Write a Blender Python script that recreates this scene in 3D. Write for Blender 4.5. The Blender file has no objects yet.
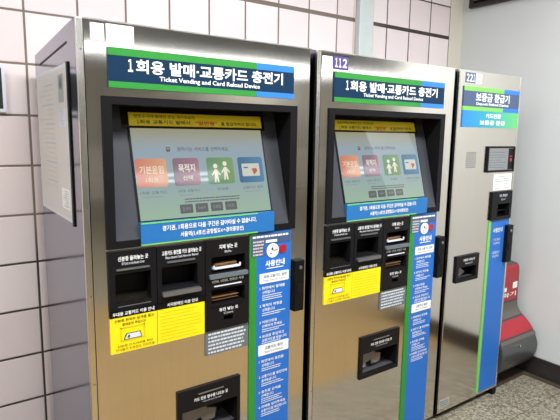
import bpy, bmesh, math, random
from mathutils import Vector, Matrix
random.seed(7)
SC = bpy.context.scene
COL = SC.collection

# ------------------------------------------------------------------ camera
cam = bpy.data.cameras.new('camera')
cam.sensor_fit = 'HORIZONTAL'
cam.sensor_width = 36.0
cam.lens = 36.0 * 509.96 / 560.0
cam.clip_start = 0.02
cam_ob = bpy.data.objects.new('camera', cam)
COL.objects.link(cam_ob)
rx = Vector((0.81583484, -0.57806965, 0.01577972)); ry = Vector((0.073497, 0.13071556, 0.98869188))
rx.normalize(); ry = (ry - rx * rx.dot(ry)).normalized(); rz = rx.cross(ry)
cam_ob.matrix_world = Matrix(((rx.x, ry.x, rz.x, -0.384), (rx.y, ry.y, rz.y, -1.53), (rx.z, ry.z, rz.z, 1.476), (0, 0, 0, 1)))
SC.camera = cam_ob

# ------------------------------------------------------------------ view, world
SC.view_settings.view_transform = 'Standard'
SC.view_settings.look = 'None'
SC.view_settings.gamma = 1.0
SC.view_settings.exposure = 0.08
SC.view_settings.use_curve_mapping = False
world = bpy.data.worlds.new('world'); SC.world = world
world.use_nodes = True
bg = world.node_tree.nodes['Background']
bg.inputs[0].default_value = (0.8, 0.85, 0.9, 1); bg.inputs[1].default_value = 0.05
TUBE = 10.0           # brightness of the fluorescent tubes
ROOM = (-4.5, 9.0, -9.5, 0.70, 2.86)      # x0, x1, y0, y1, ceiling

# large area lights: fill added under the ceiling to brighten walls and machines
def area(name, loc, sx, sy, power, color, rot=(0, 0, 0)):
    l = bpy.data.lights.new(name, 'AREA'); l.shape = 'RECTANGLE'
    l.size = sx; l.size_y = sy; l.energy = power; l.color = color
    o = bpy.data.objects.new(name, l); COL.objects.link(o); o.location = loc; o.rotation_euler = rot
    return o
for x, y, w in ((-1.8, -1.0, 62), (0.3, -1.05, 54), (1.85, -1.35, 74), (6.6, -8.9, 40), (0.0, -4.4, 46), (-2.5, -4.15, 26)):
    area('added_fill_light', (x, y, 2.84), 1.2, 0.3, w, (0.93, 0.965, 1.0))

# ------------------------------------------------------------------ materials
def new_mat(name):
    m = bpy.data.materials.new(name); m.use_nodes = True
    nt = m.node_tree
    return m, nt, nt.nodes['Principled BSDF']
def lin(c):
    return tuple(((v / 255) / 12.92 if v / 255 <= 0.04045 else ((v / 255 + 0.055) / 1.055) ** 2.4) for v in c[:3]) + (1,)
def N(nt, t, **k):
    n = nt.nodes.new(t)
    for a, b in k.items(): setattr(n, a, b)
    return n
def math_n(nt, op, a, b=None):
    n = N(nt, 'ShaderNodeMath', operation=op)
    for i, v in enumerate((a, b)):
        if v is None: continue
        if isinstance(v, (int, float)): n.inputs[i].default_value = v
        else: nt.links.new(v, n.inputs[i])
    return n.outputs[0]
def simple(name, rgb, rough=0.5, metal=0.0, noise=0.06, scale=30, spec=0.5, emit=0.0, coat=0.0):
    m, nt, p = new_mat(name)
    c = lin(rgb)
    tc = N(nt, 'ShaderNodeTexCoord'); no = N(nt, 'ShaderNodeTexNoise')
    no.inputs['Scale'].default_value = scale; no.inputs['Detail'].default_value = 4
    nt.links.new(tc.outputs['Object'], no.inputs['Vector'])
    r = N(nt, 'ShaderNodeMix', data_type='RGBA')
    r.inputs[6].default_value = tuple(v * (1 - noise) for v in c[:3]) + (1,)
    r.inputs[7].default_value = tuple(min(1, v * (1 + noise)) for v in c[:3]) + (1,)
    nt.links.new(no.outputs['Fac'], r.inputs[0]); nt.links.new(r.outputs[2], p.inputs['Base Color'])
    p.inputs['Roughness'].default_value = rough; p.inputs['Metallic'].default_value = metal
    p.inputs['Specular IOR Level'].default_value = spec
    p.inputs['Coat Weight'].default_value = coat; p.inputs['Coat Roughness'].default_value = 0.08
    if emit:
        nt.links.new(r.outputs[2], p.inputs['Emission Color']); p.inputs['Emission Strength'].default_value = emit
    return m
def steel(name, rgb, rough, stretch=(260, 260, 1.2), streak=0.10, bump=0.02, stain=0.0, aniso=0.0):
    m, nt, p = new_mat(name)
    tc = N(nt, 'ShaderNodeTexCoord'); mp = N(nt, 'ShaderNodeMapping'); mp.inputs['Scale'].default_value = stretch
    nt.links.new(tc.outputs['Object'], mp.inputs[0])
    no = N(nt, 'ShaderNodeTexNoise'); no.inputs['Scale'].default_value = 1; no.inputs['Detail'].default_value = 3
    nt.links.new(mp.outputs[0], no.inputs['Vector'])
    c = lin(rgb)
    r = N(nt, 'ShaderNodeMix', data_type='RGBA')
    r.inputs[6].default_value = tuple(v * (1 - streak) for v in c[:3]) + (1,)
    r.inputs[7].default_value = tuple(min(1, v * (1 + streak)) for v in c[:3]) + (1,)
    nt.links.new(no.outputs['Fac'], r.inputs[0])
    out = r.outputs[2]
    if stain:
        n2 = N(nt, 'ShaderNodeTexNoise'); n2.inputs['Scale'].default_value = 2.2; n2.inputs['Detail'].default_value = 5
        nt.links.new(tc.outputs['Object'], n2.inputs['Vector'])
        cr = N(nt, 'ShaderNodeValToRGB'); cr.color_ramp.elements[0].position = .45; cr.color_ramp.elements[1].position = .75
        nt.links.new(n2.outputs['Fac'], cr.inputs[0])
        s = N(nt, 'ShaderNodeMix', data_type='RGBA'); s.inputs[7].default_value = (c[0] * 1.05, c[1] * .86, c[2] * .62, 1)
        nt.links.new(math_n(nt, 'MULTIPLY', cr.outputs[0], stain), s.inputs[0]); nt.links.new(out, s.inputs[6]); out = s.outputs[2]
    nt.links.new(out, p.inputs['Base Color'])
    p.inputs['Metallic'].default_value = 1
    if aniso:      # brushed along one direction: reflections spread sideways, stay thin up and down
        p.inputs['Anisotropic'].default_value = aniso
        tv = N(nt, 'ShaderNodeCombineXYZ'); tv.inputs[0].default_value = 1.0; nt.links.new(tv.outputs[0], p.inputs['Tangent'])
    rr = N(nt, 'ShaderNodeMapRange'); rr.inputs[3].default_value = rough * 0.85; rr.inputs[4].default_value = rough * 1.2
    nt.links.new(no.outputs['Fac'], rr.inputs[0]); nt.links.new(rr.outputs[0], p.inputs['Roughness'])
    # very slight waviness of the sheet
    n3 = N(nt, 'ShaderNodeTexNoise'); n3.inputs['Scale'].default_value = 3.0; n3.inputs['Detail'].default_value = 1
    nt.links.new(tc.outputs['Object'], n3.inputs['Vector'])
    bp = N(nt, 'ShaderNodeBump'); bp.inputs['Strength'].default_value = 0.25; bp.inputs['Distance'].default_value = bump
    nt.links.new(n3.outputs['Fac'], bp.inputs['Height']); nt.links.new(bp.outputs[0], p.inputs['Normal'])
    return m

def tile_mat():
    m, nt, p = new_mat('pink_wall_tile')
    g = N(nt, 'ShaderNodeNewGeometry'); sp = N(nt, 'ShaderNodeSeparateXYZ'); nt.links.new(g.outputs['Position'], sp.inputs[0])
    def edge(src, o, pitch):
        u = math_n(nt, 'DIVIDE', math_n(nt, 'SUBTRACT', src, o), pitch)
        f = math_n(nt, 'FRACT', u)
        d = math_n(nt, 'MINIMUM', f, math_n(nt, 'SUBTRACT', 1.0, f))
        return math_n(nt, 'MULTIPLY', d, pitch), math_n(nt, 'FLOOR', u)
    dx, ix = edge(sp.outputs[0], -0.011 - 40 * 0.1978, 0.1978)
    dz, iz = edge(sp.outputs[2], 1.9205 - 20 * 0.196, 0.196)
    thick = math_n(nt, 'LESS_THAN', math_n(nt, 'ABSOLUTE', math_n(nt, 'SUBTRACT', sp.outputs[2], 2.118)), 0.011)
    d = math_n(nt, 'MINIMUM', dx, dz)
    joint = math_n(nt, 'MAXIMUM', math_n(nt, 'LESS_THAN', d, 0.0042), thick)
    cb = N(nt, 'ShaderNodeCombineXYZ'); nt.links.new(ix, cb.inputs[0]); nt.links.new(iz, cb.inputs[1])
    wn = N(nt, 'ShaderNodeTexWhiteNoise'); nt.links.new(cb.outputs[0], wn.inputs[0])
    t = N(nt, 'ShaderNodeMix', data_type='RGBA'); t.inputs[6].default_value = lin((228, 211, 208)); t.inputs[7].default_value = lin((237, 223, 219))
    nt.links.new(wn.outputs[0], t.inputs[0])
    no = N(nt, 'ShaderNodeTexNoise'); no.inputs['Scale'].default_value = 5; no.inputs['Detail'].default_value = 6
    nt.links.new(g.outputs['Position'], no.inputs['Vector'])
    t2 = N(nt, 'ShaderNodeMix', data_type='RGBA', blend_type='MULTIPLY'); t2.inputs[0].default_value = .25
    nt.links.new(t.outputs[2], t2.inputs[6]); nt.links.new(no.outputs['Color'], t2.inputs[7])
    hr = N(nt, 'ShaderNodeMix', data_type='RGBA'); hr.inputs[0].default_value = .9
    nt.links.new(t2.outputs[2], hr.inputs[6]); nt.links.new(t.outputs[2], hr.inputs[7])
    j = N(nt, 'ShaderNodeMix', data_type='RGBA'); j.inputs[6].default_value = lin((140, 122, 108)); j.inputs[7].default_value = lin((62, 54, 50))
    jn = N(nt, 'ShaderNodeTexNoise'); jn.inputs['Scale'].default_value = 1.3
    nt.links.new(g.outputs['Position'], jn.inputs['Vector'])
    # grime in the joints: low on the wall and towards the corner
    low = N(nt, 'ShaderNodeMapRange'); low.inputs[1].default_value = 1.15; low.inputs[2].default_value = .95
    nt.links.new(sp.outputs[2], low.inputs[0])
    far = N(nt, 'ShaderNodeMapRange'); far.inputs[1].default_value = 1.5; far.inputs[2].default_value = 2.0
    nt.links.new(sp.outputs[0], far.inputs[0])
    gr = math_n(nt, 'MAXIMUM', low.outputs[0], math_n(nt, 'MAXIMUM', far.outputs[0], math_n(nt, 'MULTIPLY', jn.outputs['Fac'], .5)))
    nt.links.new(gr, j.inputs[0])
    f = N(nt, 'ShaderNodeMix', data_type='RGBA'); nt.links.new(joint, f.inputs[0])
    nt.links.new(hr.outputs[2], f.inputs[6]); nt.links.new(j.outputs[2], f.inputs[7]); nt.links.new(f.outputs[2], p.inputs['Base Color'])
    ro = N(nt, 'ShaderNodeMix'); ro.inputs[2].default_value = .28; ro.inputs[3].default_value = .85
    nt.links.new(joint, ro.inputs[0]); nt.links.new(ro.outputs[0], p.inputs['Roughness'])
    h = N(nt, 'ShaderNodeMapRange'); h.inputs[1].default_value = .003; h.inputs[2].default_value = .007
    nt.links.new(d, h.inputs[0])
    bp = N(nt, 'ShaderNodeBump'); bp.inputs['Strength'].default_value = .6; bp.inputs['Distance'].default_value = .003
    nt.links.new(h.outputs[0], bp.inputs['Height']); nt.links.new(bp.outputs[0], p.inputs['Normal'])
    return m
def floor_mat():
    m, nt, p = new_mat('speckled_granite_floor')
    g = N(nt, 'ShaderNodeNewGeometry'); sp = N(nt, 'ShaderNodeSeparateXYZ'); nt.links.new(g.outputs['Position'], sp.inputs[0])
    v = N(nt, 'ShaderNodeTexVoronoi'); v.inputs['Scale'].default_value = 120; nt.links.new(g.outputs['Position'], v.inputs['Vector'])
    no = N(nt, 'ShaderNodeTexNoise'); no.inputs['Scale'].default_value = 45; no.inputs['Detail'].default_value = 6; nt.links.new(g.outputs['Position'], no.inputs['Vector'])
    cr = N(nt, 'ShaderNodeValToRGB'); e = cr.color_ramp.elements
    e[0].position = .3; e[0].color = lin((92, 84, 70)); e[1].position = .7; e[1].color = lin((162, 155, 136))
    k = cr.color_ramp.elements.new(.5); k.color = lin((130, 122, 104))
    mx = N(nt, 'ShaderNodeMix'); mx.inputs[0].default_value = .45
    sv = N(nt, 'ShaderNodeSeparateColor'); nt.links.new(v.outputs['Color'], sv.inputs[0])
    nt.links.new(no.outputs['Fac'], mx.inputs[2]); nt.links.new(sv.outputs[0], mx.inputs[3]); nt.links.new(mx.outputs[0], cr.inputs[0])
    def edge(src, o, pitch):
        f = math_n(nt, 'FRACT', math_n(nt, 'DIVIDE', math_n(nt, 'SUBTRACT', src, o), pitch))
        return math_n(nt, 'MULTIPLY', math_n(nt, 'MINIMUM', f, math_n(nt, 'SUBTRACT', 1.0, f)), pitch)
    d = math_n(nt, 'MINIMUM', edge(sp.outputs[0], 2.21 - 42, .42), edge(sp.outputs[1], -.21 - 42, .42))
    joint = math_n(nt, 'LESS_THAN', d, .0022)
    f = N(nt, 'ShaderNodeMix', data_type='RGBA'); nt.links.new(joint, f.inputs[0]); f.inputs[7].default_value = lin((88, 74, 60))
    tan = N(nt, 'ShaderNodeMix', data_type='RGBA'); tan.inputs[7].default_value = lin((150, 124, 80))      # tan band added out of view to warm the steel's lower reflections
    band = math_n(nt, 'MULTIPLY', math_n(nt, 'LESS_THAN', sp.outputs[1], -.63), math_n(nt, 'GREATER_THAN', sp.outputs[1], -2.73))
    nt.links.new(band, tan.inputs[0]); nt.links.new(cr.outputs[0], tan.inputs[6])
    nt.links.new(tan.outputs[2], f.inputs[6]); nt.links.new(f.outputs[2], p.inputs['Base Color'])
    p.inputs['Roughness'].default_value = .38
    return m
def marble_mat(name, a, b, rough=.35, scale=3):
    m, nt, p = new_mat(name)
    tc = N(nt, 'ShaderNodeTexCoord'); no = N(nt, 'ShaderNodeTexNoise'); no.inputs['Scale'].default_value = scale; no.inputs['Detail'].default_value = 7
    no.inputs['Distortion'].default_value = 1.2
    nt.links.new(tc.outputs['Object'], no.inputs['Vector'])
    r = N(nt, 'ShaderNodeMix', data_type='RGBA'); r.inputs[6].default_value = lin(a); r.inputs[7].default_value = lin(b)
    nt.links.new(no.outputs['Fac'], r.inputs[0]); nt.links.new(r.outputs[2], p.inputs['Base Color']); p.inputs['Roughness'].default_value = rough
    return m
def screen_mat():
    m, nt, p = new_mat('lit_screen')
    tc = N(nt, 'ShaderNodeTexCoord'); sp = N(nt, 'ShaderNodeSeparateXYZ'); nt.links.new(tc.outputs['Generated'], sp.inputs[0])
    cr = N(nt, 'ShaderNodeValToRGB'); e = cr.color_ramp.elements
    e[0].position = 0; e[0].color = lin((156, 184, 158)); e[1].position = 1; e[1].color = lin((158, 154, 124))
    k = e.new(.35); k.color = lin((148, 170, 172)); k = e.new(.75); k.color = lin((146, 164, 176))
    nt.links.new(sp.outputs[2], cr.inputs[0])
    p.inputs['Base Color'].default_value = (.02, .02, .02, 1); p.inputs['Roughness'].default_value = .02
    nt.links.new(cr.outputs[0], p.inputs['Emission Color']); p.inputs['Emission Strength'].default_value = SCREEN
    return m
SCREEN = 0.85
def glow(name, rgb, rgb2=None, s=None):
    m, nt, p = new_mat(name)
    p.inputs['Base Color'].default_value = (.02, .02, .02, 1); p.inputs['Roughness'].default_value = .08
    p.inputs['Emission Strength'].default_value = SCREEN if s is None else s
    if rgb2:
        tc = N(nt, 'ShaderNodeTexCoord'); sp = N(nt, 'ShaderNodeSeparateXYZ'); nt.links.new(tc.outputs['Generated'], sp.inputs[0])
        r = N(nt, 'ShaderNodeMix', data_type='RGBA'); r.inputs[6].default_value = lin(rgb); r.inputs[7].default_value = lin(rgb2)
        nt.links.new(sp.outputs[0], r.inputs[0]); nt.links.new(r.outputs[2], p.inputs['Emission Color'])
    else:
        p.inputs['Emission Color'].default_value = lin(rgb)
    return m
def lamp_mat(name, rgb, s):
    m, nt, p = new_mat(name)
    p.inputs['Base Color'].default_value = (.9, .9, .9, 1)
    p.inputs['Emission Color'].default_value = lin(rgb); p.inputs['Emission Strength'].default_value = s
    return m
M = dict(
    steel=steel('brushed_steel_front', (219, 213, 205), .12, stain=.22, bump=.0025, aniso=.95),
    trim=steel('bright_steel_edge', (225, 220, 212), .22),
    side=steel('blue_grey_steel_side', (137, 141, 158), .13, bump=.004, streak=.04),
    dark=simple('charcoal_plastic', (24, 23, 25), .42, spec=.12),
    dark2=simple('brown_black_plastic', (26, 23, 24), .4, spec=.12),
    flank=simple('slate_plastic', (62, 63, 68), .35, spec=.25),
    black=simple('black_plastic', (10, 10, 11), .5, spec=.2),
    glass=simple('dark_glass', (30, 27, 22), .1, spec=.6),
    navy=simple('navy_print', (20, 48, 74), .4, spec=.12),
    green=simple('green_print', (50, 136, 56), .35, spec=.25, noise=.03),
    lime=simple('lime_print', (120, 196, 84), .35, noise=.03),
    blue=simple('blue_print', (52, 122, 206), .35, spec=.25, noise=.03),
    strip=simple('blue_strip_print', (42, 106, 188), .32, spec=.25, noise=.03),
    band=simple('blue_notice_print', (42, 108, 170), .35, spec=.25, noise=.03),
    violet=simple('violet_print', (74, 58, 128), .4),
    slate=simple('slate_blue_print', (66, 84, 118), .4),
    white=simple('white_print', (240, 240, 238), .5, noise=.01),
    paper=simple('white_card', (252, 252, 250), .4, noise=.01),
    pale=simple('pale_grey_print', (214, 218, 224), .5),
    yellow=simple('yellow_print', (248, 222, 20), .4, noise=.02),
    amber=simple('amber_ink', (222, 194, 14), .5),
    ink=simple('black_ink', (40, 34, 20), .5),
    redink=simple('red_ink', (206, 74, 30), .5),
    grey=simple('grey_blue_plate', (98, 106, 112), .4),
    metal=simple('dull_metal', (150, 152, 154), .3, metal=.8),
    brass=simple('worn_copper_metal', (150, 112, 76), .4, metal=.6),
    chrome=simple('chrome', (225, 225, 225), .15, metal=1),
    red=simple('red_plastic', (164, 22, 40), .35, coat=.3),
    body=simple('dark_grey_plastic', (66, 66, 66), .4, coat=.2),
    rim=simple('taupe_plastic', (96, 90, 84), .5),
    wwall=simple('white_painted_wall', (216, 218, 216), .5, noise=.015, scale=2),
    ceil=simple('pale_ceiling', (172, 180, 188), .8),
    base=marble_mat('dark_stone_baseboard', (34, 31, 30), (58, 52, 48), .3, 8),
    border=marble_mat('brown_floor_border', (60, 50, 42), (84, 70, 58), .5, 14),
    marble=marble_mat('beige_stone', (204, 196, 176), (218, 212, 194), .4, 2.5),
    duct=simple('pale_green_grey_duct', (200, 206, 201), .4),
    farlow=marble_mat('tan_stone_cladding', (222, 216, 206), (208, 202, 190), .4, 1),
    farup=marble_mat('beige_stone_cladding', (190, 186, 176), (176, 171, 160), .5, 1),
    board=simple('black_green_board', (34, 42, 40), .3),
    vent=simple('black_frame', (32, 28, 30), .5),
    slat=simple('brown_grey_slat', (126, 112, 108), .5),
    note=simple('off_white_poster', (206, 202, 196), .35, noise=.06, scale=12),
    fadedg=simple('faded_grey_print', (160, 162, 158), .5),
    fadedb=simple('faded_blue_print', (178, 184, 194), .5),
    fadedr=simple('faded_pink_print', (206, 194, 184), .5),
    clear=simple('clear_plastic', (120, 112, 104), .18, noise=.5, scale=9),
    tile=tile_mat(), floor=floor_mat(), screen=screen_mat(),
    tube=lamp_mat('fluorescent_tube', (246, 251, 255), TUBE),
    sc_or=glow('orange_icon', (208, 122, 98), (218, 158, 116)), sc_pu=glow('purple_icon', (124, 98, 114), (158, 112, 130)),
    sc_gr=glow('green_icon', (92, 138, 98), (116, 156, 98)), sc_bl=glow('blue_icon', (58, 104, 142), (80, 132, 168)),
    sc_wh=glow('white_icon_print', (236, 230, 210)), sc_cr=glow('card_icon_print', (206, 208, 196)), sc_dk=glow('dark_screen_print', (88, 92, 98)), sc_rd=glow('red_screen_print', (190, 92, 62)),
    sc_bt=glow('grey_screen_button', (92, 96, 98)), sc_lt=glow('pale_screen_print', (150, 154, 154)),
    lcd=glow('grey_display', (150, 152, 154), (140, 140, 144), 1.0),
)
def teal_mat():
    m, nt, p = new_mat('teal_gradient_print')
    tc = N(nt, 'ShaderNodeTexCoord'); sp = N(nt, 'ShaderNodeSeparateXYZ'); nt.links.new(tc.outputs['Object'], sp.inputs[0])
    cr = N(nt, 'ShaderNodeValToRGB'); e = cr.color_ramp.elements
    e[0].position = .04; e[0].color = lin((30, 126, 196)); e[1].position = .5; e[1].color = lin((96, 190, 110)); k = e.new(.27); k.color = lin((42, 156, 168))
    nt.links.new(sp.outputs[0], cr.inputs[0]); nt.links.new(cr.outputs[0], p.inputs['Base Color']); p.inputs['Roughness'].default_value = .4
    return m
M['teal'] = teal_mat()

# ------------------------------------------------------------------ mesh helpers
class MB:
    """collects shapes with one or more materials and links them as one object"""
    def __init__(s): s.bm = bmesh.new(); s.mats = []
    def mi(s, mat):
        if mat not in s.mats: s.mats.append(mat)
        return s.mats.index(mat)
    def box(s, x0, x1, y0, y1, z0, z1, mat, bev=0.0, seg=2):
        b = bmesh.new(); bmesh.ops.create_cube(b, size=1)
        bmesh.ops.scale(b, vec=(x1 - x0, y1 - y0, z1 - z0), verts=b.verts)
        bmesh.ops.translate(b, vec=((x0 + x1) / 2, (y0 + y1) / 2, (z0 + z1) / 2), verts=b.verts)
        if bev: bmesh.ops.bevel(b, geom=list(b.edges), offset=bev, segments=seg, affect='EDGES', profile=.5)
        return s.merge(b, mat)
    def merge(s, b, mat, mtx=None):
        i = s.mi(mat); vm = {}
        for v in b.verts: vm[v] = s.bm.verts.new(mtx @ v.co if mtx else v.co)
        for f in b.faces:
            try:
                nf = s.bm.faces.new([vm[v] for v in f.verts]); nf.material_index = i; nf.smooth = f.smooth
            except ValueError: pass
        b.free(); return s
    def prism(s, pts, y0, y1, mat, axis='y', bev=0.0):
        """closed outline extruded: axis y -> pts are (x,z); axis x -> pts are (y,z); axis z -> (x,y)"""
        b = bmesh.new()
        def P(p, d): return {'y': (p[0], d, p[1]), 'x': (d, p[0], p[1]), 'z': (p[0], p[1], d)}[axis]
        a = [b.verts.new(P(p, y0)) for p in pts]; c = [b.verts.new(P(p, y1)) for p in pts]
        b.faces.new(a); b.faces.new(list(reversed(c)))
        n = len(pts)
        for i in range(n): b.faces.new((a[i], c[i], c[(i + 1) % n], a[(i + 1) % n]))
        bmesh.ops.recalc_face_normals(b, faces=b.faces)
        if bev:
            es = [e for e in b.edges if len(e.link_faces) == 2 and e.calc_face_angle(0) > .9]
            bmesh.ops.bevel(b, geom=es, offset=bev, segments=3, affect='EDGES', profile=.5)
        return s.merge(b, mat)
    def rrect(s, x0, x1, z0, z1, y0, y1, mat, r=.006, seg=5):
        r = min(r, (x1 - x0) / 2 - 1e-4, (z1 - z0) / 2 - 1e-4); pts = []
        for cx, cz, a in ((x1 - r, z1 - r, 0), (x0 + r, z1 - r, 90), (x0 + r, z0 + r, 180), (x1 - r, z0 + r, 270)):
            for k in range(seg + 1):
                t = math.radians(a + 90 * k / seg); pts.append((cx + r * math.cos(t), cz + r * math.sin(t)))
        return s.prism(pts, y0, y1, mat)
    def disc(s, cx, cz, r, y0, y1, mat, seg=24, rz=None):
        rz = rz or r
        return s.prism([(cx + r * math.cos(2 * math.pi * k / seg), cz + rz * math.sin(2 * math.pi * k / seg)) for k in range(seg)], y0, y1, mat)
    def holed(s, xs, zs, holes, y0, y1, mat):
        """flat slab from y0 (front) to y1 with rectangular holes (x0,x1,z0,z1)"""
        X = sorted(set([xs[0], xs[1]] + [v for h in holes for v in h[:2]])); Z = sorted(set([zs[0], zs[1]] + [v for h in holes for v in h[2:]]))
        inh = lambda x, z: any(h[0] < x < h[1] and h[2] < z < h[3] for h in holes)
        solid = {}
        for i in range(len(X) - 1):
            for j in range(len(Z) - 1):
                solid[i, j] = not inh((X[i] + X[i + 1]) / 2, (Z[j] + Z[j + 1]) / 2)
        b = bmesh.new(); cache = {}
        def V(i, j, k):
            if (i, j, k) not in cache: cache[i, j, k] = b.verts.new((X[i], (y0, y1)[k], Z[j]))
            return cache[i, j, k]
        for (i, j), ok in solid.items():
            if not ok: continue
            b.faces.new((V(i, j, 0), V(i + 1, j, 0), V(i + 1, j + 1, 0), V(i, j + 1, 0)))
            b.faces.new((V(i, j + 1, 1), V(i + 1, j + 1, 1), V(i + 1, j, 1), V(i, j, 1)))
            for di, dj, e in ((-1, 0, ((i, j + 1), (i, j))), (1, 0, ((i + 1, j), (i + 1, j + 1))), (0, -1, ((i, j), (i + 1, j))), (0, 1, ((i + 1, j + 1), (i, j + 1)))):
                if not solid.get((i + di, j + dj), False):
                    (a, c), (d, f) = e
                    b.faces.new((V(a, c, 0), V(a, c, 1), V(d, f, 1), V(d, f, 0)))
        bmesh.ops.recalc_face_normals(b, faces=b.faces)
        return s.merge(b, mat)
    def build(s, name, parent=None, loc=None, rot=None):
        me = bpy.data.meshes.new(name); s.bm.to_mesh(me); s.bm.free()
        for m_ in s.mats: me.materials.append(m_)
        o = bpy.data.objects.new(name, me); COL.objects.link(o)
        if parent: o.parent = parent
        if loc: o.location = loc
        if rot: o.rotation_euler = rot
        return o

def tag(o, label=None, cat=None, group=None, kind=None):
    for k, v in (('label', label), ('category', cat), ('group', group), ('kind', kind)):
        if v: o[k] = v
    return o
def empty(name, loc, **k):
    o = bpy.data.objects.new(name, None); o.empty_display_size = .1; COL.objects.link(o); o.location = loc
    return tag(o, **k)

_tc = {}
def text_mesh(body, bold):
    key = (body, bold)
    if key in _tc: return _tc[key]
    cu = bpy.data.curves.new('t', 'FONT'); cu.body = body; cu.size = 1; cu.resolution_u = 2; cu.offset = bold
    o = bpy.data.objects.new('t', cu); COL.objects.link(o)
    me = o.to_mesh()
    vs = [v.co.copy() for v in me.vertices]; fs = [tuple(p.vertices) for p in me.polygons]
    o.to_mesh_clear()
    bpy.data.objects.remove(o); bpy.data.curves.remove(cu)
    _tc[key] = (vs, fs); return _tc[key]
FULL = {str(i): chr(0xFF10 + i) for i in range(10)}
def put_text(mb, body, x0, x1, z0, z1, y, mat, bold=0.0):
    """text whose outline fills the box x0..x1, z0..z1 on the plane at depth y, read from -y"""
    vs, fs = text_mesh(body, bold)
    ax, bx = min(v.x for v in vs), max(v.x for v in vs); ay, by = min(v.y for v in vs), max(v.y for v in vs)
    i = mb.mi(mat)
    nv = [mb.bm.verts.new((x0 + (v.x - ax) / (bx - ax) * (x1 - x0), y, z0 + (v.y - ay) / (by - ay) * (z1 - z0))) for v in vs]
    for f in fs:
        try: nf = mb.bm.faces.new([nv[k] for k in f]); nf.material_index = i
        except ValueError: pass
def lettering(name, parent, rows, y=-.0006, loc=None, rot=None):
    mb = MB()
    for r in rows: put_text(mb, r[0], r[1], r[2], r[3], r[4], y, M[r[5]], r[6] if len(r) > 6 else 0.0)
    return mb.build(name, parent, loc, rot)
def worn_rows(mb, x0, x1, ztop, n, pitch, h, mat, y, seed, ragged=.35):
    """rows of print too small to read: broken runs of short marks"""
    rnd = random.Random(seed)
    for k in range(n):
        z = ztop - k * pitch; x = x0; end = x1 - rnd.random() * ragged * (x1 - x0)
        while x < end:
            w = h * rnd.uniform(.7, 2.4); w = min(w, end - x)
            if w > h * .3: mb.prism([(x, z - h), (x + w, z - h), (x + w, z), (x, z)], y, y + .0003, mat)
            x += w + h * rnd.uniform(.2, .6)

# ------------------------------------------------------------------ the setting
X0, X1, Y0, Y1, ZC = ROOM
def struct(mb, name): return tag(mb.build(name), kind='structure')
XW = 2.69
b = MB(); b.box(X0, X1, Y0, Y1 + .2, -.1, 0, M['floor']); struct(b, 'floor')
b = MB(); b.box(X0, X1, Y0, Y1 + .2, ZC, ZC + .1, M['ceil']); struct(b, 'ceiling')
b = MB(); b.box(X0, 2.56, Y1, Y1 + .15, 0, ZC, M['tile']); struct(b, 'wall_back')
b = MB(); b.box(2.56, 2.70, Y1 - .004, Y1 + .15, 0, ZC, M['marble'], .003); struct(b, 'trim_1')
b = MB(); b.box(XW, XW + .35, -1.2, Y1 + .15, 0, ZC, M['wwall']); struct(b, 'wall_right')
b = MB(); b.box(XW - .012, XW, -1.2, Y1 - .012, 0, .117, M['base'], .002); struct(b, 'baseboard_right')
b = MB(); b.box(X0, 2.56, Y1 - .012, Y1, 0, .117, M['base'], .002); b.box(2.56, XW - .012, Y1 - .016, Y1 - .004, 0, .117, M['base'], .002); struct(b, 'baseboard_back')
b = MB(); b.box(2.63, XW - .012, -1.2, .03, -.02, .0012, M['border']); b.box(X0, XW - .012, .03, Y1 - .016, -.02, .0012, M['border']); struct(b, 'trim_2')
b = MB(); b.box(X0, X1, Y0 - .15, Y0, 0, 1.1, M['farlow']); b.box(X0, X1, Y0 - .15, Y0, 1.1, ZC, M['farup']); struct(b, 'wall_front')
b = MB(); b.box(X0 - .15, X0, Y0, Y1 + .15, 0, ZC, M['farup']); struct(b, 'wall_left')
b = MB(); b.box(X1, X1 + .15, Y0, Y1 + .15, 0, ZC, M['farlow']); struct(b, 'wall_far_right')

# ------------------------------------------------------------------ ceiling lamps
def fixture(x, y, along='x'):
    r = empty('fluorescent_light', (x, y, ZC), label='white two-tube fluorescent ceiling light in the hall before the machines', cat='ceiling light', group='ceiling lights of the hall')
    if along == 'y': r.rotation_euler.z = math.pi / 2
    b = MB(); b.prism([(-.11, 0), (.11, 0), (.11, -.02), (.07, -.035), (-.07, -.035), (-.11, -.02)], -.62, .62, M['white'], axis='x')
    b.build('housing', r)
    for s in (-1, 1):
        t = MB(); n = 10
        t.prism([(s * .075 + .013 * math.cos(2 * math.pi * k / n), -.05 + .013 * math.sin(2 * math.pi * k / n)) for k in range(n)], -.6, .6, M['tube'], axis='x')
        t.build('tube', r)
    return r
proto = fixture(1.80, -3.17)
def copy_tree(o, parent=None):
    c = o.copy(); COL.objects.link(c); c.parent = parent
    for ch in list(o.children): copy_tree(ch, c)
    return c
for x, y in [(-3.0, -3.17), (-.9, -3.17), (4.9, -3.17), (7.4, -3.17)] + [(-3.4 + 1.3 * k, -7.2) for k in range(10)]:
    c = copy_tree(proto); c.location = (x, y, ZC)

# ------------------------------------------------------------------ ticket machine
TILT = math.atan(.272)
def module_title(parent, x0, x1, z, t1, t2, tx0, tx1, bar):
    mb = MB()
    put_text(mb, t1, tx0, tx1, z - .032, z - .017, -.0006, M['white'], .02)
    put_text(mb, t2, tx0 + .012, tx1 - .012, z - .044, z - .036, -.0006, M['pale'], .01)
    mb.build('lettering', parent, (0, -.009, 0))
    if bar:
        l = MB(); l.rrect(bar[0], bar[1], bar[2] - .003, bar[2] + .003, -.013, -.008, M['metal'], .003); l.build('light_bar', parent)

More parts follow.
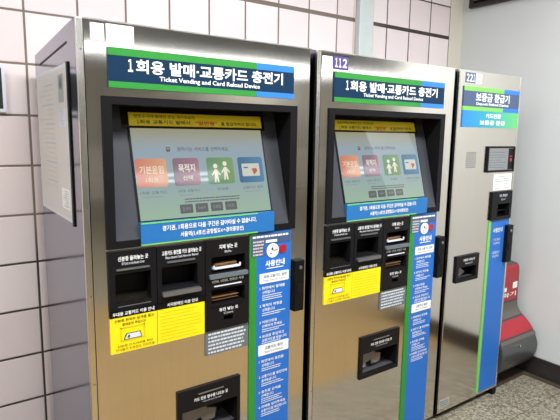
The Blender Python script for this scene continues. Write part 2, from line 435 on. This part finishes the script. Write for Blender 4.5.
def ticket_machine(x0, label):
    r = empty('ticket_machine', (x0, 0, 0), label=label, cat='ticket machine', group='ticket vending machines along the tiled wall')
    W, D, ZB, ZT, ZTB = .836, .59, .040, 1.786, 1.745
    # carcass: sheet steel shell with a top that falls to the back
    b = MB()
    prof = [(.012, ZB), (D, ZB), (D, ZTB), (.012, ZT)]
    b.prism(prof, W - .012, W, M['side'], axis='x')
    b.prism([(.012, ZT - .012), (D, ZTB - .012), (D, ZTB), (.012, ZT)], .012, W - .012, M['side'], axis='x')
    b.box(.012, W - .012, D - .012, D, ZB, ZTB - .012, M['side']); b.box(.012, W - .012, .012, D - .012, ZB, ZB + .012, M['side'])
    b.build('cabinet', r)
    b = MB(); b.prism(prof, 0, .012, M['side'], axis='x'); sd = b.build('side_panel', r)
    b = MB(); b.prism([(.105, 1.734), (.50, 1.708), (.50, 1.701), (.105, 1.727)], -.001, .001, M['black'], axis='x'); b.build('seam', sd)
    b = MB(); b.box(.03, W - .03, .06, D - .04, 0.0012, ZB, M['dark2']); b.build('plinth', r)
    # front sheet
    holes = [(.068, .768, 1.122, 1.570), (.068, .386, .928, 1.107), (.394, .563, .789, 1.108), (.286, .529, .398, .588)]
    b = MB(); b.holed((.022, W - .004), (ZB, ZT - .002), holes, 0, .012, M['steel']); fp = b.build('front_panel', r)
    b = MB(); b.box(0, .020, -.002, .012, ZB, ZT, M['trim'], .003)
    b.box(.02, W, -.002, .012, ZT - .003, ZT + .001, M['trim']); b.build('edge_trim', r)
    b = MB()
    for z in (1.70, 1.50, 1.25, .98, .7, .42, .15): b.disc(.012, z, .003, -.0035, -.001, M['metal'], 10)
    b.build('hinge_screws', r)
    # header sign
    s = MB(); s.box(.085, .755, -.006, .001, 1.600, 1.714, M['navy'])
    s.box(.085, .594, -.0068, -.0055, 1.692, 1.714, M['green']); s.box(.594, .755, -.0068, -.0055, 1.692, 1.714, M['blue'])
    s.box(.085, .594, -.0068, -.0055, 1.600, 1.618, M['green']); s.box(.594, .755, -.0068, -.0055, 1.600, 1.618, M['blue'])
    s = s.build('header_sign', r)
    lettering('lettering', s, [(FULL['1'], .143, .158, 1.648, 1.684, 'white', .028), ('회용 발매·교통카드 충전기', .167, .704, 1.6455, 1.686, 'white', .028), ('Ticket Vending and Card Reload Device', .240, .606, 1.6225, 1.641, 'white', .016)], -.0075)
    # bezel + recess
    b = MB(); b.holed((.064, .773), (1.118, 1.575), [(.092, .742, 1.142, 1.552)], -.007, .014, M['dark']); bz = b.build('screen_bezel', r)
    b = MB(); k = M['black']; P = lambda z: .008 + (z - 1.194) * .272
    b.box(.080, .091, .013, .13, 1.13, 1.562, M['dark']); b.box(.743, .755, .013, .13, 1.13, 1.562, M['dark'])
    b.box(.080, .755, .013, .13, 1.553, 1.563, M['dark']); b.build('recess', r)
    # tilted back plate
    b = MB(); L = (1.562 - 1.142) * math.hypot(1, .272); zl = -.054
    b.box(.091, .743, .002, .010, zl, zl + L, M['flank']); b.box(.150, .690, .0005, .003, .300, zl + L - .003, M['glass'])
    bp = b.build('screen_surround', r, (0, .006, 1.194), (-TILT, 0, 0))
    b = MB(); b.box(.168, .674, -.002, .003, -.004, .304, M['black']); b.build('screen_frame', bp)
    t = MB(); t.box(.174, .667, -.004, -.001, .001, .300, M['screen'])
    ts = t.build('touchscreen', r, (0, .006, 1.194), (-TILT, 0, 0)); y = -.005
    for x_, mt in ((.176, 'sc_or'), (.303, 'sc_pu'), (.427, 'sc_gr'), (.551, 'sc_bl')):
        b = MB(); w = .104 if x_ != .303 else .094
        b.rrect(x_, x_ + w, .107, .200, y, y + .001, M[mt], .009)
        if mt == 'sc_or':
            put_text(b, '기본운임', x_ + .012, x_ + .092, .150, .176, y - .0005, M['sc_wh'], .01); put_text(b, '1회권', x_ + .03, x_ + .07, .122, .138, y - .0005, M['sc_wh'])
        if mt == 'sc_pu':
            put_text(b, '목적지', x_ + .018, x_ + .078, .152, .180, y - .0005, M['sc_wh'], .02); put_text(b, '선택', x_ + .03, x_ + .066, .125, .140, y - .0005, M['sc_wh'])
        if mt == 'sc_gr':
            for cx, s_ in ((x_ + .032, .92), (x_ + .070, 1.08)):
                b.disc(cx, .178 if s_ > 1 else .170, .0085, y - .0006, y, M['sc_wh'], 12)
                q = .166 if s_ > 1 else .158
                b.prism([(cx - .004, q), (cx + .004, q), (cx + .017, q - .018), (cx + .015, q - .022), (cx + .006, q - .013), (cx + .009, q - .045), (cx + .003, q - .045), (cx, q - .028), (cx - .003, q - .045), (cx - .009, q - .045), (cx - .006, q - .013), (cx - .015, q - .022), (cx - .017, q - .018)], y - .0006, y, M['sc_wh'])
        if mt == 'sc_bl':
            b.rrect(x_ + .014, x_ + .088, .130, .176, y - .0006, y, M['sc_cr'], .004)
            b.rrect(x_ + .021, x_ + .04, .159, .164, y - .001, y, M['sc_bl'], .001)
            b.prism([(x_ + .055, .158), (x_ + .075, .158), (x_ + .078, .148), (x_ + .062, .134), (x_ + .058, .146)], y - .001, y, M['sc_rd'])
        b.build('icon', ts)
    rows = [('원하시는 서비스를 선택하세요.', .325, .522, .223, .238, 'sc_dk', .01), ('1회용 교통카드', .182, .272, .084, .094, 'sc_dk'), ('1회용 교통카드', .310, .392, .084, .094, 'sc_dk'), ('우대용', .455, .500, .084, .094, 'sc_dk'), ('교통카드 충전', .560, .645, .084, .094, 'sc_dk')]
    lettering('lettering', ts, rows, y)
    b = MB(); b.rrect(.286, .300, .222, .238, y, y + .0005, M['sc_dk'], .003); b.rrect(.289, .297, .230, .235, y - .0004, y, M['sc_lt'], .001)
    worn_rows(b, .19, .26, .077, 1, .01, .004, M['sc_lt'], y, 1); worn_rows(b, .315, .385, .077, 1, .01, .004, M['sc_lt'], y, 2); worn_rows(b, .565, .64, .077, 1, .01, .004, M['sc_lt'], y, 3)
    worn_rows(b, .33, .56, .063, 2, .009, .004, M['sc_dk'], y, 4); b.build('small_print', ts)
    for x_, tt in ((.310, '한국어'), (.366, 'English'), (.423, '日本語'), (.479, '中文')):
        b = MB(); b.rrect(x_, x_ + .046, .014, .044, y, y + .001, M['sc_bt'], .003)
        put_text(b, tt, x_ + .009, x_ + .037, .023, .035, y - .0005, M['sc_lt']); b.build('screen_button', ts)
    # yellow strip above and blue strip below the screen
    b = MB(); b.box(.174, .675, -.003, .001, .309, .352, M['yellow']); yl = b.build('yellow_notice_strip', r, (0, .006, 1.194), (-TILT, 0, 0))
    lettering('lettering', yl, [('경로우대자·장애인 또는 국가유공자', .190, .405, .3345, .346, 'ink', .005), (FULL['1'], .200, .206, .315, .328, 'ink', .015), ('회용 교통카드 발매시', .209, .385, .315, .328, 'ink', .015), ("“일반용”", .405, .49, .314, .329, 'redink', .03), ('을 발급하여야 합니다.', .505, .655, .315, .328, 'ink', .015)], -.0036)
    b = MB(); b.box(.168, .672, -.012, .012, 1.120, 1.192, M['band']); b.box(.168, .600, -.0128, -.011, 1.188, 1.192, M['lime']); b.box(.168, .600, -.0128, -.011, 1.120, 1.124, M['lime'])
    bl = b.build('blue_notice_strip', r)
    lettering('lettering', bl, [('경기권, 1회용으로 다음 구간은 갈아타실 수 없습니다.', .238, .594, 1.160, 1.179, 'white', .02), ('서울역(1,4호선,공항철도↔경의중앙선)', .300, .540, 1.133, 1.153, 'white', .02)], -.0132)
    # module A: identity card reader, module B: card tray, module C: bank note unit
    a = MB(); a.holed((.065, .2165), (.923, 1.111), [(.084, .198, .945, 1.039)], -.009, .012, M['dark']); a = a.build('card_reader', r)
    b = MB(); b.box(.080, .202, .055, .06, .94, 1.045, M['black']); b.box(.080, .084, .012, .055, .94, 1.045, M['black']); b.box(.198, .202, .012, .055, .94, 1.045, M['black']); b.box(.08, .202, .012, .055, 1.039, 1.045, M['black']); b.prism([(.012, .940), (.055, .940), (.055, .965), (.012, .945)], .084, .198, M['glass'], axis='x'); b.build('slot', a)
    b = MB(); b.box(.090, .196, -.0105, -.008, .9335, .936, M['metal']); b.build('lip', a)
    module_title(a, 0, 0, 1.111, '신분증 올려놓는 곳', 'ID Card on the Reader Cover', .094, .190, (.088, .194, 1.053))
    a = MB(); a.holed((.219, .389), (.923, 1.109), [(.234, .362, .966, 1.040)], -.009, .012, M['dark']); a = a.build('card_tray', r)
    b = MB(); b.box(.230, .366, .06, .065, .96, 1.045, M['black']); b.box(.23, .234, .012, .06, .96, 1.045, M['black']); b.box(.362, .366, .012, .06, .96, 1.045, M['black']); b.box(.23, .366, .012, .06, 1.04, 1.045, M['black']); b.box(.234, .362, .012, .06, .960, .966, M['dark']); b.build('slot', a)
    b = MB(); b.rrect(.232, .370, .944, .959, -.022, -.006, M['metal'], .006); b.build('lip', a)
    module_title(a, 0, 0, 1.111, '교통카드 충전할 카드 올려놓는 곳', 'Place Smart Card Here for Reload', .236, .376, (.252, .352, 1.056))
    a = MB(); a.holed((.392, .566), (.787, 1.111), [(.414, .549, .992, 1.050), (.414, .549, .880, .934), (.462, .500, .815, .833)], -.009, .012, M['dark2']); a = a.build('bank_note_unit', r)
    b = MB()
    for z0, z1 in ((.992, 1.050), (.880, .934)):
        b.box(.41, .553, .05, .055, z0 - .005, z1 + .005, M['black']); b.box(.41, .414, .012, .05, z0, z1, M['black']); b.box(.549, .553, .012, .05, z0, z1, M['black']); b.box(.414, .549, .012, .05, z1, z1 + .005, M['black']); b.box(.414, .549, .012, .05, z0 - .005, z0, M['dark2'])
    b.box(.46, .502, .03, .035, .81, .838, M['black']); b.build('slot', a)
    b = MB(); b.box(.424, .535, -.004, .04, 1.004, 1.008, M['pale']); b.box(.424, .430, -.004, .0, 1.004, 1.018, M['pale']); b.box(.529, .535, -.004, .0, 1.004, 1.018, M['pale']); b.box(.436, .523, .006, .03, 1.016, 1.022, M['brass'], .001); b.box(.436, .523, .012, .03, 1.010, 1.013, M['brass']); b.build('note_mouth', a)
    b = MB(); b.rrect(.404, .556, .975, .990, -.02, -.006, M['grey'], .004); b.build('lip', a)
    b = MB(); b.box(.420, .530, .004, .03, .900, .904, M['brass'], .001); b.box(.424, .530, .006, .03, .890, .892, M['brass']); b.build('metal_mouth', a)
    b = MB(); b.rrect(.412, .552, .872, .877, -.012, -.008, M['dark'], .002); b.build('lower_lip', a)
    mb = MB(); put_text(mb, '지폐 넣는 곳', .444, .516, 1.076, 1.092, -.0096, M['white'], .02); put_text(mb, 'Bills', .466, .492, 1.062, 1.070, -.0096, M['pale'])
    put_text(mb, '1만원, 5천원, 천원권 사용', .416, .544, .958, .968, -.0096, M['white'], .015)
    mb.rrect(.424, .534, .944, .948, -.011, -.008, M['pale'], .002)
    put_text(mb, '동전 넣는 곳', .444, .520, .852, .864, -.0096, M['white'], .02); put_text(mb, 'Coins', .462, .500, .840, .847, -.0096, M['pale']); mb.build('lettering', a)
    # captions and instruction plates
    b = MB(); b.box(.065, .2165, -.005, .001, .783, .900, M['yellow']); b.box(.065, .2165, -.006, .001, .900, .921, M['black']); pl = b.build('card_instruction_plate', r)
    lettering('lettering', pl, [('우대용 교통카드 이용 안내', .073, .208, .9045, .917, 'white', .02), ('신분증 판독부 덮개를 열고', .078, .206, .884, .894, 'ink', .01), ('올려놓아 주십시오', .102, .180, .870, .880, 'ink', .01), ('신분증 인식위치를 확인', .086, .200, .801, .810, 'ink'), ('인식불가 신분증은 직원호출', .080, .206, .789, .798, 'ink')], -.0064)
    b = MB(); k = M['amber']
    for q in ((.096, .100, .822, .866), (.172, .176, .822, .866), (.096, .176, .862, .866), (.096, .176, .820, .823)): b.box(q[0], q[1], -.0062, -.005, q[2], q[3], k)
    b.prism([(.106, .824), (.166, .824), (.160, .844), (.114, .844)], -.0066, -.005, M['ink']); b.prism([(.109, .826), (.163, .826), (.1575, .842), (.1165, .842)], -.0072, -.005, M['pale']); b.prism([(.118, .829), (.124, .829), (.126, .838), (.120, .838)], -.0076, -.005, M['ink']); b.build('card_picture', pl)
    b = MB(); b.box(.219, .389, -.005, .001, .783, .900, M['yellow']); b.box(.219, .389, -.006, .001, .900, .921, M['black']); pl = b.build('discount_instruction_plate', r)
    lettering('lettering', pl, [('시각장애인 이용 안내', .252, .362, .9045, .917, 'white', .02)], -.0064)
    b = MB(); worn_rows(b, .228, .380, .888, 9, .0115, .003, M['amber'], -.0056, 11, .25); b.build('embossed_dots', pl)
    b = MB(); b.box(.392, .565, -.004, .001, .696, .785, M['grey']); pl = b.build('bank_note_notice', r)
    b = MB(); worn_rows(b, .403, .556, .776, 6, .0135, .0065, M['pale'], -.0046, 12, .12); b.build('small_print', pl)
    # blue strip running to the foot
    b = MB(); b.box(.571, .602, -.004, .001, ZB + .01, 1.118, M['green']); b.box(.602, .757, -.004, .001, ZB + .01, 1.118, M['strip']); st = b.build('guide_strip', r)
    b = MB(); b.box(.578, .752, -.0055, -.003, 1.072, 1.110, M['slate']); b.box(.578, .636, -.0055, -.003, 1.030, 1.072, M['slate'])
    worn_rows(b, .583, .748, 1.104, 1, .01, .007, M['white'], -.006, 20, .02); worn_rows(b, .585, .632, 1.086, 5, .012, .006, M['fadedr'], -.006, 21, .1); b.box(.640, .690, -.006, -.005, 1.076, 1.086, M['white']); b.build('sticker', st)
    b = MB(); b.disc(.672, 1.044, .027, -.006, -.004, M['white']); b.prism([(.664, 1.050), (.672, 1.058), (.674, 1.044), (.669, 1.046)], -.007, -.005, M['ink']); b.box(.675, .693, -.007, -.005, 1.043, 1.046, M['red']); b.box(.659, .668, -.007, -.005, 1.031, 1.036, M['metal']); b.disc(.717, 1.046, .017, -.007, -.004, M['red']); b.build('coin_emblem', st)
    lettering('lettering', st, [('사용안내', .640, .728, .984, 1.008, 'white', .03)], -.0045)
    b = MB(); b.box(.645, .722, -.005, -.003, .976, .979, M['white']); b.build('underline', st)
    b = MB(); b.rrect(.615, .748, .922, .960, -.0055, -.003, M['white'], .004); b.build('heading_box', st)
    b = MB(); b.rrect(.612, .752, .640, .682, -.0055, -.003, M['white'], .004); b.build('heading_box', st)
    lettering('box_lettering', st, [('1회용 교통카드 발매', .628, .736, .941, .954, 'slate', .01), ('Single Journey Ticket', .630, .732, .928, .936, 'slate'), ('교통카드 충전', .640, .724, .662, .674, 'slate', .01), ('Smart Card Reload', .640, .724, .648, .656, 'slate')], -.0062)
    lines = [('1 화면에서 발매를', .910), ('선택합니다', .893), ('2 목적지 역명을', .842), ('선택합니다', .825), ('3 이용인원을', .778), ('선택하여 주세요', .761), ('4 요금을 투입하고', .722), ('교통카드를 받습니다', .705), ('1 화면에서 충전을', .622), ('선택합니다', .605), ('2 교통카드를 충전대에', .560), ('올려놓습니다', .543), ('3 충전할 금액을', .498), ('선택합니다', .481), ('4 지폐를 넣어주세요', .436), ('교통카드를 확인합니다', .419)]
    rr = []
    for t_, z_ in lines:
        n_ = len(t_); ind = 0 if t_[0].isdigit() else .012
        rr.append((t_, .616 + ind, min(.748, .616 + ind + n_ * .0115), z_ - .012, z_, 'white', .012))
    lettering('guide_lettering', st, rr, -.0045)
    b = MB()
    for q, z_ in enumerate((.876, .808, .744, .690, .588, .526, .464, .402)): worn_rows(b, .628, .735, z_, 2 if q % 3 else 3, .008, .0035, M['pale'], -.0045, 30 + q, .3)
    b.build('small_print', st)
    # lock handle
    b = MB(); b.box(.766, .814, -.020, .001, .790, .994, M['black'], .004); h = b.build('handle', r)
    b = MB(); b.disc(.793, .965, .007, -.023, -.018, M['metal'], 14); b.box(.776, .804, -.0235, -.0195, .86, .90, M['dark'], .002); b.build('key_lock', h)
    # delivery tray
    a = MB(); a.holed((.283, .532), (.395, .591), [(.300, .519, .412, .512)], -.008, .012, M['dark2']); a = a.build('delivery_tray', r)
    b = MB(); b.box(.296, .523, .10, .105, .408, .516, M['dark2']); b.box(.296, .300, .012, .10, .408, .516, M['dark2']); b.box(.519, .523, .012, .10, .408, .516, M['dark2']); b.box(.3, .519, .012, .1, .512, .516, M['dark2']); b.box(.3, .519, .012, .1, .408, .412, M['metal']); b.build('recess', a)
    b = MB()
    b.prism([(.302, .424), (.362, .424), (.355, .445), (.390, .452), (.396, .430), (.445, .432), (.452, .470), (.415, .480), (.400, .505), (.302, .505)], .03, .04, M['clear']); b.build('flap', a)
    mb = MB(); put_text(mb, '카드 잔돈 영수증 나오는 곳', .344, .478, .541, .554, -.0096, M['white'], .02); put_text(mb, 'Card Change Receipt', .378, .452, .530, .536, -.0096, M['pale']); mb.rrect(.360, .462, .564, .568, -.0105, -.008, M['metal'], .002); mb.build('lettering', a)
    return r

m1 = ticket_machine(0, 'large steel ticket vending machine at the left, with a poster board on its side')
m2 = copy_tree(m1); m2.location.x = .865
m2['label'] = 'steel ticket vending machine in the middle with violet number 112 sticker'
# stickers and board that only one machine carries
b = MB(); b.box(.040, .078, -.0012, .0004, 1.730, 1.776, M['paper']); b.build('white_sticker', m1)
b = MB(); b.box(.084, .165, -.0012, .0004, 1.726, 1.778, M['paper']); b.build('white_sticker', m1)
b = MB(); b.box(.026, .074, -.0012, .0004, 1.724, 1.768, M['paper']); b.build('white_sticker', m2)
b = MB(); b.box(.080, .158, -.0012, .0004, 1.723, 1.772, M['violet']); nb = b.build('number_sticker', m2)
lettering('lettering', nb, [(FULL['1'], .089, .101, 1.731, 1.765, 'white', .03), (FULL['1'], .108, .120, 1.731, 1.765, 'white', .03), (FULL['2'], .127, .150, 1.731, 1.765, 'white', .03)], -.0018)
# poster board on machine one's side (plane x = 0, read from -x)
b = MB(); b.box(-.004, 0, .112, .565, 1.188, 1.672, M['pale'], .001); b.box(-.0042, 0, .094, .112, 1.180, 1.675, M['black']); pb = b.build('poster_board', m1)
b = MB()
b.box(-.0046, -.003, .118, .553, 1.20, 1.66, M['note']); pp = b.build('poster', pb)
b = MB(); rnd = random.Random(4)
def sheet(y0, y1, z0, z1, mat, d): b.box(-.0046 - d, -.004, y0, y1, z0, z1, mat)
sheet(.150, .215, 1.56, 1.645, M['fadedg'], .0006); sheet(.165, .20, 1.60, 1.635, M['metal'], .001)
sheet(.14, .225, 1.485, 1.54, M['pale'], .0006); sheet(.13, .23, 1.225, 1.29, M['white'], .0006)
for k in range(9): sheet(.15 + rnd.random() * .02, .20 + rnd.random() * .02, 1.49 + k * .006, 1.492 + k * .006, M['fadedb'], .0012)
for k in range(22):
    z = 1.62 - k * .016; y0 = .27 + rnd.random() * .03; sheet(y0, y0 + .1 + rnd.random() * .14, z, z + .004, M['fadedr'] if k % 4 else M['fadedb'], .0005)
for k in range(8): sheet(.14, .21 - rnd.random() * .03, 1.232 + k * .007, 1.2345 + k * .007, M['fadedb'] if k % 2 else M['fadedg'], .0012)
b.build('faded_print', pb)

# ------------------------------------------------------------------ refund machine
r = empty('refund_machine', (1.732, 0, 0), label='narrow steel deposit refund machine numbered 221 beside the white wall', cat='refund machine')
W, D, ZB, ZT, ZTB = .542, .59, .040, 1.788, 1.747
b = MB(); prof = [(.012, ZB), (D, ZB), (D, ZTB), (.012, ZT)]
b.prism(prof, 0, .012, M['side'], axis='x'); b.prism(prof, W - .012, W, M['side'], axis='x')
b.prism([(.012, ZT - .012), (D, ZTB - .012), (D, ZTB), (.012, ZT)], .012, W - .012, M['side'], axis='x')
b.box(.012, W - .012, D - .012, D, ZB, ZTB - .012, M['side']); b.box(.012, W - .012, .012, D - .012, ZB, ZB + .012, M['side']); b.build('cabinet', r)
b = MB(); b.box(.03, W - .05, .05, D - .04, .0012, ZB, M['dark2']); b.build('plinth', r)
b = MB(); b.box(W - .05, W - .012, -.006, .05, .0012, ZB - .004, M['black'], .004); b.build('foot', r)
holes = [(.070, .252, .738, .868), (.338, .517, 1.038, 1.184)]
b = MB(); b.holed((.008, W - .018), (ZB, ZT - .002), holes, 0, .012, M['steel']); b.build('front_panel', r)
b = MB(); b.box(0, .007, -.001, .012, ZB, ZT, M['trim'], .002); b.box(W - .017, W, -.001, .014, ZB, ZT, M['trim'], .005, 3); b.box(.007, W - .017, -.001, .012, ZT - .003, ZT, M['trim']); b.build('edge_trim', r)
s = MB(); s.box(.038, .520, -.005, .001, 1.619, 1.714, M['slate']); s.box(.038, .374, -.0058, -.004, 1.693, 1.714, M['lime']); s.box(.374, .520, -.0058, -.004, 1.693, 1.714, M['blue'])
s.box(.038, .374, -.0058, .001, 1.600, 1.619, M['lime']); s.box(.374, .520, -.0058, .001, 1.600, 1.619, M['blue']); s.box(.038, .520, -.005, .001, 1.519, 1.600, M['teal']); s = s.build('header_sign', r)
lettering('lettering', s, [('보증금 환급기', .132, .426, 1.645, 1.688, 'white', .03), ('Deposit Refund Device', .140, .420, 1.624, 1.641, 'white', .03), ('카드반환', .225, .360, 1.566, 1.589, 'white', .03), ('보증금 환급', .178, .400, 1.532, 1.556, 'white', .03)], -.0064)
b = MB(); b.box(.048, .128, -.0012, .0004, 1.730, 1.778, M['slate']); nb = b.build('number_sticker', r); lettering('lettering', nb, [(FULL['2'], .055, .076, 1.736, 1.772, 'white', .03), (FULL['2'], .081, .102, 1.736, 1.772, 'white', .03), (FULL['1'], .108, .119, 1.736, 1.772, 'white', .03)], -.0018)
b = MB(); b.box(.129, .178, -.0012, .0004, 1.732, 1.776, M['paper']); b.build('white_sticker', r)
b = MB()
for i in range(7):
    for j in range(8): b.box(.098 + i * .012, .1055 + i * .012, -.0008, .001, 1.319 + j * .0102, 1.3255 + j * .0102, M['metal'])
b.build('speaker_grille', r)
b = MB(); b.holed((.266, .516), (1.291, 1.426), [(.276, .506, 1.302, 1.416)], -.01, .001, M['dark']); d = b.build('display', r)
b = MB(); b.box(.275, .507, -.004, .001, 1.301, 1.417, M['lcd']); b.build('display_screen', d)
b = MB(); b.box(.462, .504, -.0055, -.003, 1.304, 1.414, M['dark']); b.disc(.482, 1.354, .010, -.008, -.005, M['red'], 16); b.box(.470, .496, -.007, -.005, 1.370, 1.376, M['red']); b.build('red_mark', d)
b = MB(); worn_rows(b, .285, .45, 1.395, 7, .013, .003, M['grey'], -.0045, 41, .4); b.build('small_print', d)
b = MB(); b.box(.348, .515, -.0012, .0004, 1.194, 1.280, M['paper']); nt_ = b.build('paper_notice', r)
b = MB(); worn_rows(b, .360, .503, 1.268, 3, .012, .006, M['fadedg'], -.0018, 42, .5); worn_rows(b, .360, .503, 1.228, 3, .011, .004, M['fadedg'], -.0018, 43, .3); b.build('small_print', nt_)
a = MB(); a.holed((.335, .520), (1.035, 1.187), [(.385, .500, 1.052, 1.120)], -.012, .012, M['dark']); a = a.build('card_slot_unit', r)
b = MB(); b.box(.38, .505, .05, .055, 1.047, 1.125, M['black']); b.box(.38, .385, .012, .05, 1.047, 1.125, M['black']); b.box(.5, .505, .012, .05, 1.047, 1.125, M['black']); b.box(.385, .5, .012, .05, 1.12, 1.125, M['black']); b.box(.385, .5, .0, .05, 1.047, 1.052, M['dark']); b.box(.385, .50, .01, .04, 1.078, 1.084, M['dark2']); b.build('slot', a)
lettering('lettering', a, [('카드 투입구', .395, .470, 1.157, 1.172, 'pale', .02), ('Card', .415, .450, 1.140, 1.149, 'pale')], -.0126)
b = MB(); b.box(.332, .352, -.004, .001, .056, 1.034, M['lime']); b.box(.352, .520, -.004, .001, .056, 1.034, M['strip']); st = b.build('guide_strip', r)
lettering('lettering', st, [('사용안내', .375, .462, .964, .990, 'white', .02), ('1 카드를 넣습니다', .378, .450, .918, .932, 'white'), ('카드를 투입', .385, .445, .898, .911, 'white'), ('2 보증금을 받습니다', .378, .450, .846, .862, 'white'), ('환급금 확인', .385, .445, .826, .840, 'white')], -.0045)
b = MB(); b.box(.483, .536, -.026, .001, .790, .998, M['black'], .004); h = b.build('handle', r)
b = MB(); b.disc(.512, .968, .008, -.029, -.025, M['metal'], 14); b.box(.495, .525, -.0295, -.025, .86, .90, M['dark'], .002); b.build('key_lock', h)
a = MB(); a.holed((.066, .256), (.734, .872), [(.086, .236, .752, .812)], -.01, .012, M['dark']); a = a.build('refund_tray', r)
b = MB(); b.box(.082, .240, .08, .085, .748, .816, M['black']); b.box(.082, .086, .012, .08, .748, .816, M['black']); b.box(.236, .24, .012, .08, .748, .816, M['black']); b.box(.086, .236, .012, .08, .812, .816, M['black']); b.box(.086, .236, .012, .08, .748, .752, M['metal']); b.prism([(.09, .757), (.14, .757), (.18, .775), (.14, .80), (.09, .806)], .02, .025, M['clear']); b.build('recess', a)
mb = MB(); put_text(mb, '보증금 나오는 곳', .120, .216, .842, .855, -.0106, M['white'], .02); put_text(mb, 'Refund', .138, .196, .826, .834, -.0106, M['pale']); mb.build('lettering', a)
b = MB(); b.box(.010, .094, -.0012, .0004, .062, .108, M['fadedg']); stk = b.build('serial_sticker', r)
b = MB(); worn_rows(b, .018, .086, .100, 3, .012, .004, M['grey'], -.0016, 44, .2); b.build('small_print', stk)

# ------------------------------------------------------------------ red and grey floor stand in the gap
t = empty('floor_stand', (2.49, .1, 0), label='red and dark grey curved plastic stand between refund machine and white wall', cat='stand')
def sp(pts, n=6):
    out = []
    for i in range(len(pts) - 1):
        p0, p1, p2, p3 = pts[max(i - 1, 0)], pts[i], pts[i + 1], pts[min(i + 2, len(pts) - 1)]
        for k in range(n):
            u = k / n
            out.append(tuple(.5 * (2 * p1[c] + (p2[c] - p0[c]) * u + (2 * p0[c] - 5 * p1[c] + 4 * p2[c] - p3[c]) * u * u + (3 * p1[c] - p0[c] - 3 * p2[c] + p3[c]) * u ** 3) for c in (0, 1)))
    out.append(pts[-1]); return out
front = sp([(.150, .695), (.134, .668), (.130, .60), (.129, .50), (.124, .425), (.098, .385), (.040, .335), (.002, .285), (-.022, .225), (-.018, .165), (.002, .118), (.045, .075), (.10, .05)])
front = [(y - .1, z) for y, z in front]
back = [(.02, .05), (.02, 0), (.16, 0), (.16, .60), (.10, .70)]
XL, XR = -.205, .168
b = MB(); b.prism(front + back, XL, XR, M['body'], axis='x', bev=.008); b.build('body', t)
def skin(z0, z1, mat, name, x0, x1, off=.004):
    seg = [p for p in front if z0 <= p[1] <= z1]
    o = []
    for i, p in enumerate(seg):
        a_, c_ = seg[max(i - 1, 0)], seg[min(i + 1, len(seg) - 1)]; d_ = Vector((c_[0] - a_[0], c_[1] - a_[1])).normalized()
        n_ = Vector((d_[1], -d_[0]));
        if n_.x > 0: n_ = -n_
        o.append((p[0] + n_.x * off, p[1] + n_.y * off))
    q = MB(); q.prism(seg + o[::-1], x0, x1, mat, axis='x'); return q.build(name, t)
up = skin(.462, .690, M['red'], 'red_sign_panel', XL + .01, XR - .022, .005)
skin(.372, .460, M['rim'], 'grey_band', XL + .005, XR - .012, .003)
skin(.300, .372, M['red'], 'red_front_slope', XL + .01, XR - .01, .005)
skin(.272, .2995, M['rim'], 'grey_ledge', XL, XR - .002, .003)
mb = MB(); put_text(mb, '소화기', -.10, .128, .495, .525, 0, M['white'], .02); mb.rrect(.085, .135, .545, .585, -.001, 0, M['white'], .004)
mb.rrect(-.03, .02, .535, .56, -.001, 0, M['white'], .004)
mb.build('lettering', up, (0, .0225, 0))
b = MB(); b.disc(-.035, .250, .007, -.124, -.112, M['chrome'], 14); b.build('screw', t)

# ------------------------------------------------------------------ things on the walls
t = empty('cable_duct', (1.757, Y1, 0), label='pale vertical cable duct rising on the tiled wall behind the middle machine', cat='duct')
b = MB(); b.box(-.055, .055, -.045, 0, .12, ZC, M['duct'], .006); b.build('duct_cover', t)
b = MB(); b.box(-.064, -.055, -.015, 0, .12, ZC, M['trim']); b.box(.055, .064, -.015, 0, .12, ZC, M['trim']); b.build('edge_rail', t)
t = empty('wall_sign', (-.36, Y1, 1.55), label='dark board in a pale frame at the left edge of the tiled wall', cat='sign')
b = MB(); b.holed((-.26, .268), (-.012, .165), [(-.25, .258, 0, .152)], -.02, 0, M['pale']); b.build('frame', t)
b = MB(); b.box(-.25, .258, -.015, -.002, 0, .152, M['board']); b.build('board', t)
t = empty('wall_vent', (XW, .30, 2.31), label='black framed louvred vent high on the white wall', cat='vent')
b = MB()
b.box(-.03, 0, -.36, .335, 0, .022, M['vent']); b.box(-.03, 0, -.36, .335, .30, .322, M['vent']); b.box(-.03, 0, -.36, -.338, .022, .30, M['vent']); b.box(-.03, 0, .305, .335, .022, .30, M['vent']); b.box(-.004, 0, -.338, .305, .022, .30, M['black']); b.build('frame', t)
for k in range(7):
    z = .04 + k * .038
    b = MB(); b.prism([(-.028, z), (-.006, z + .016), (-.006, z + .019), (-.028, z + .003)], -.338, .305, M['slat'], axis='y')
    # axis y prism: outline is (x, z)
    b.build('slat', t)
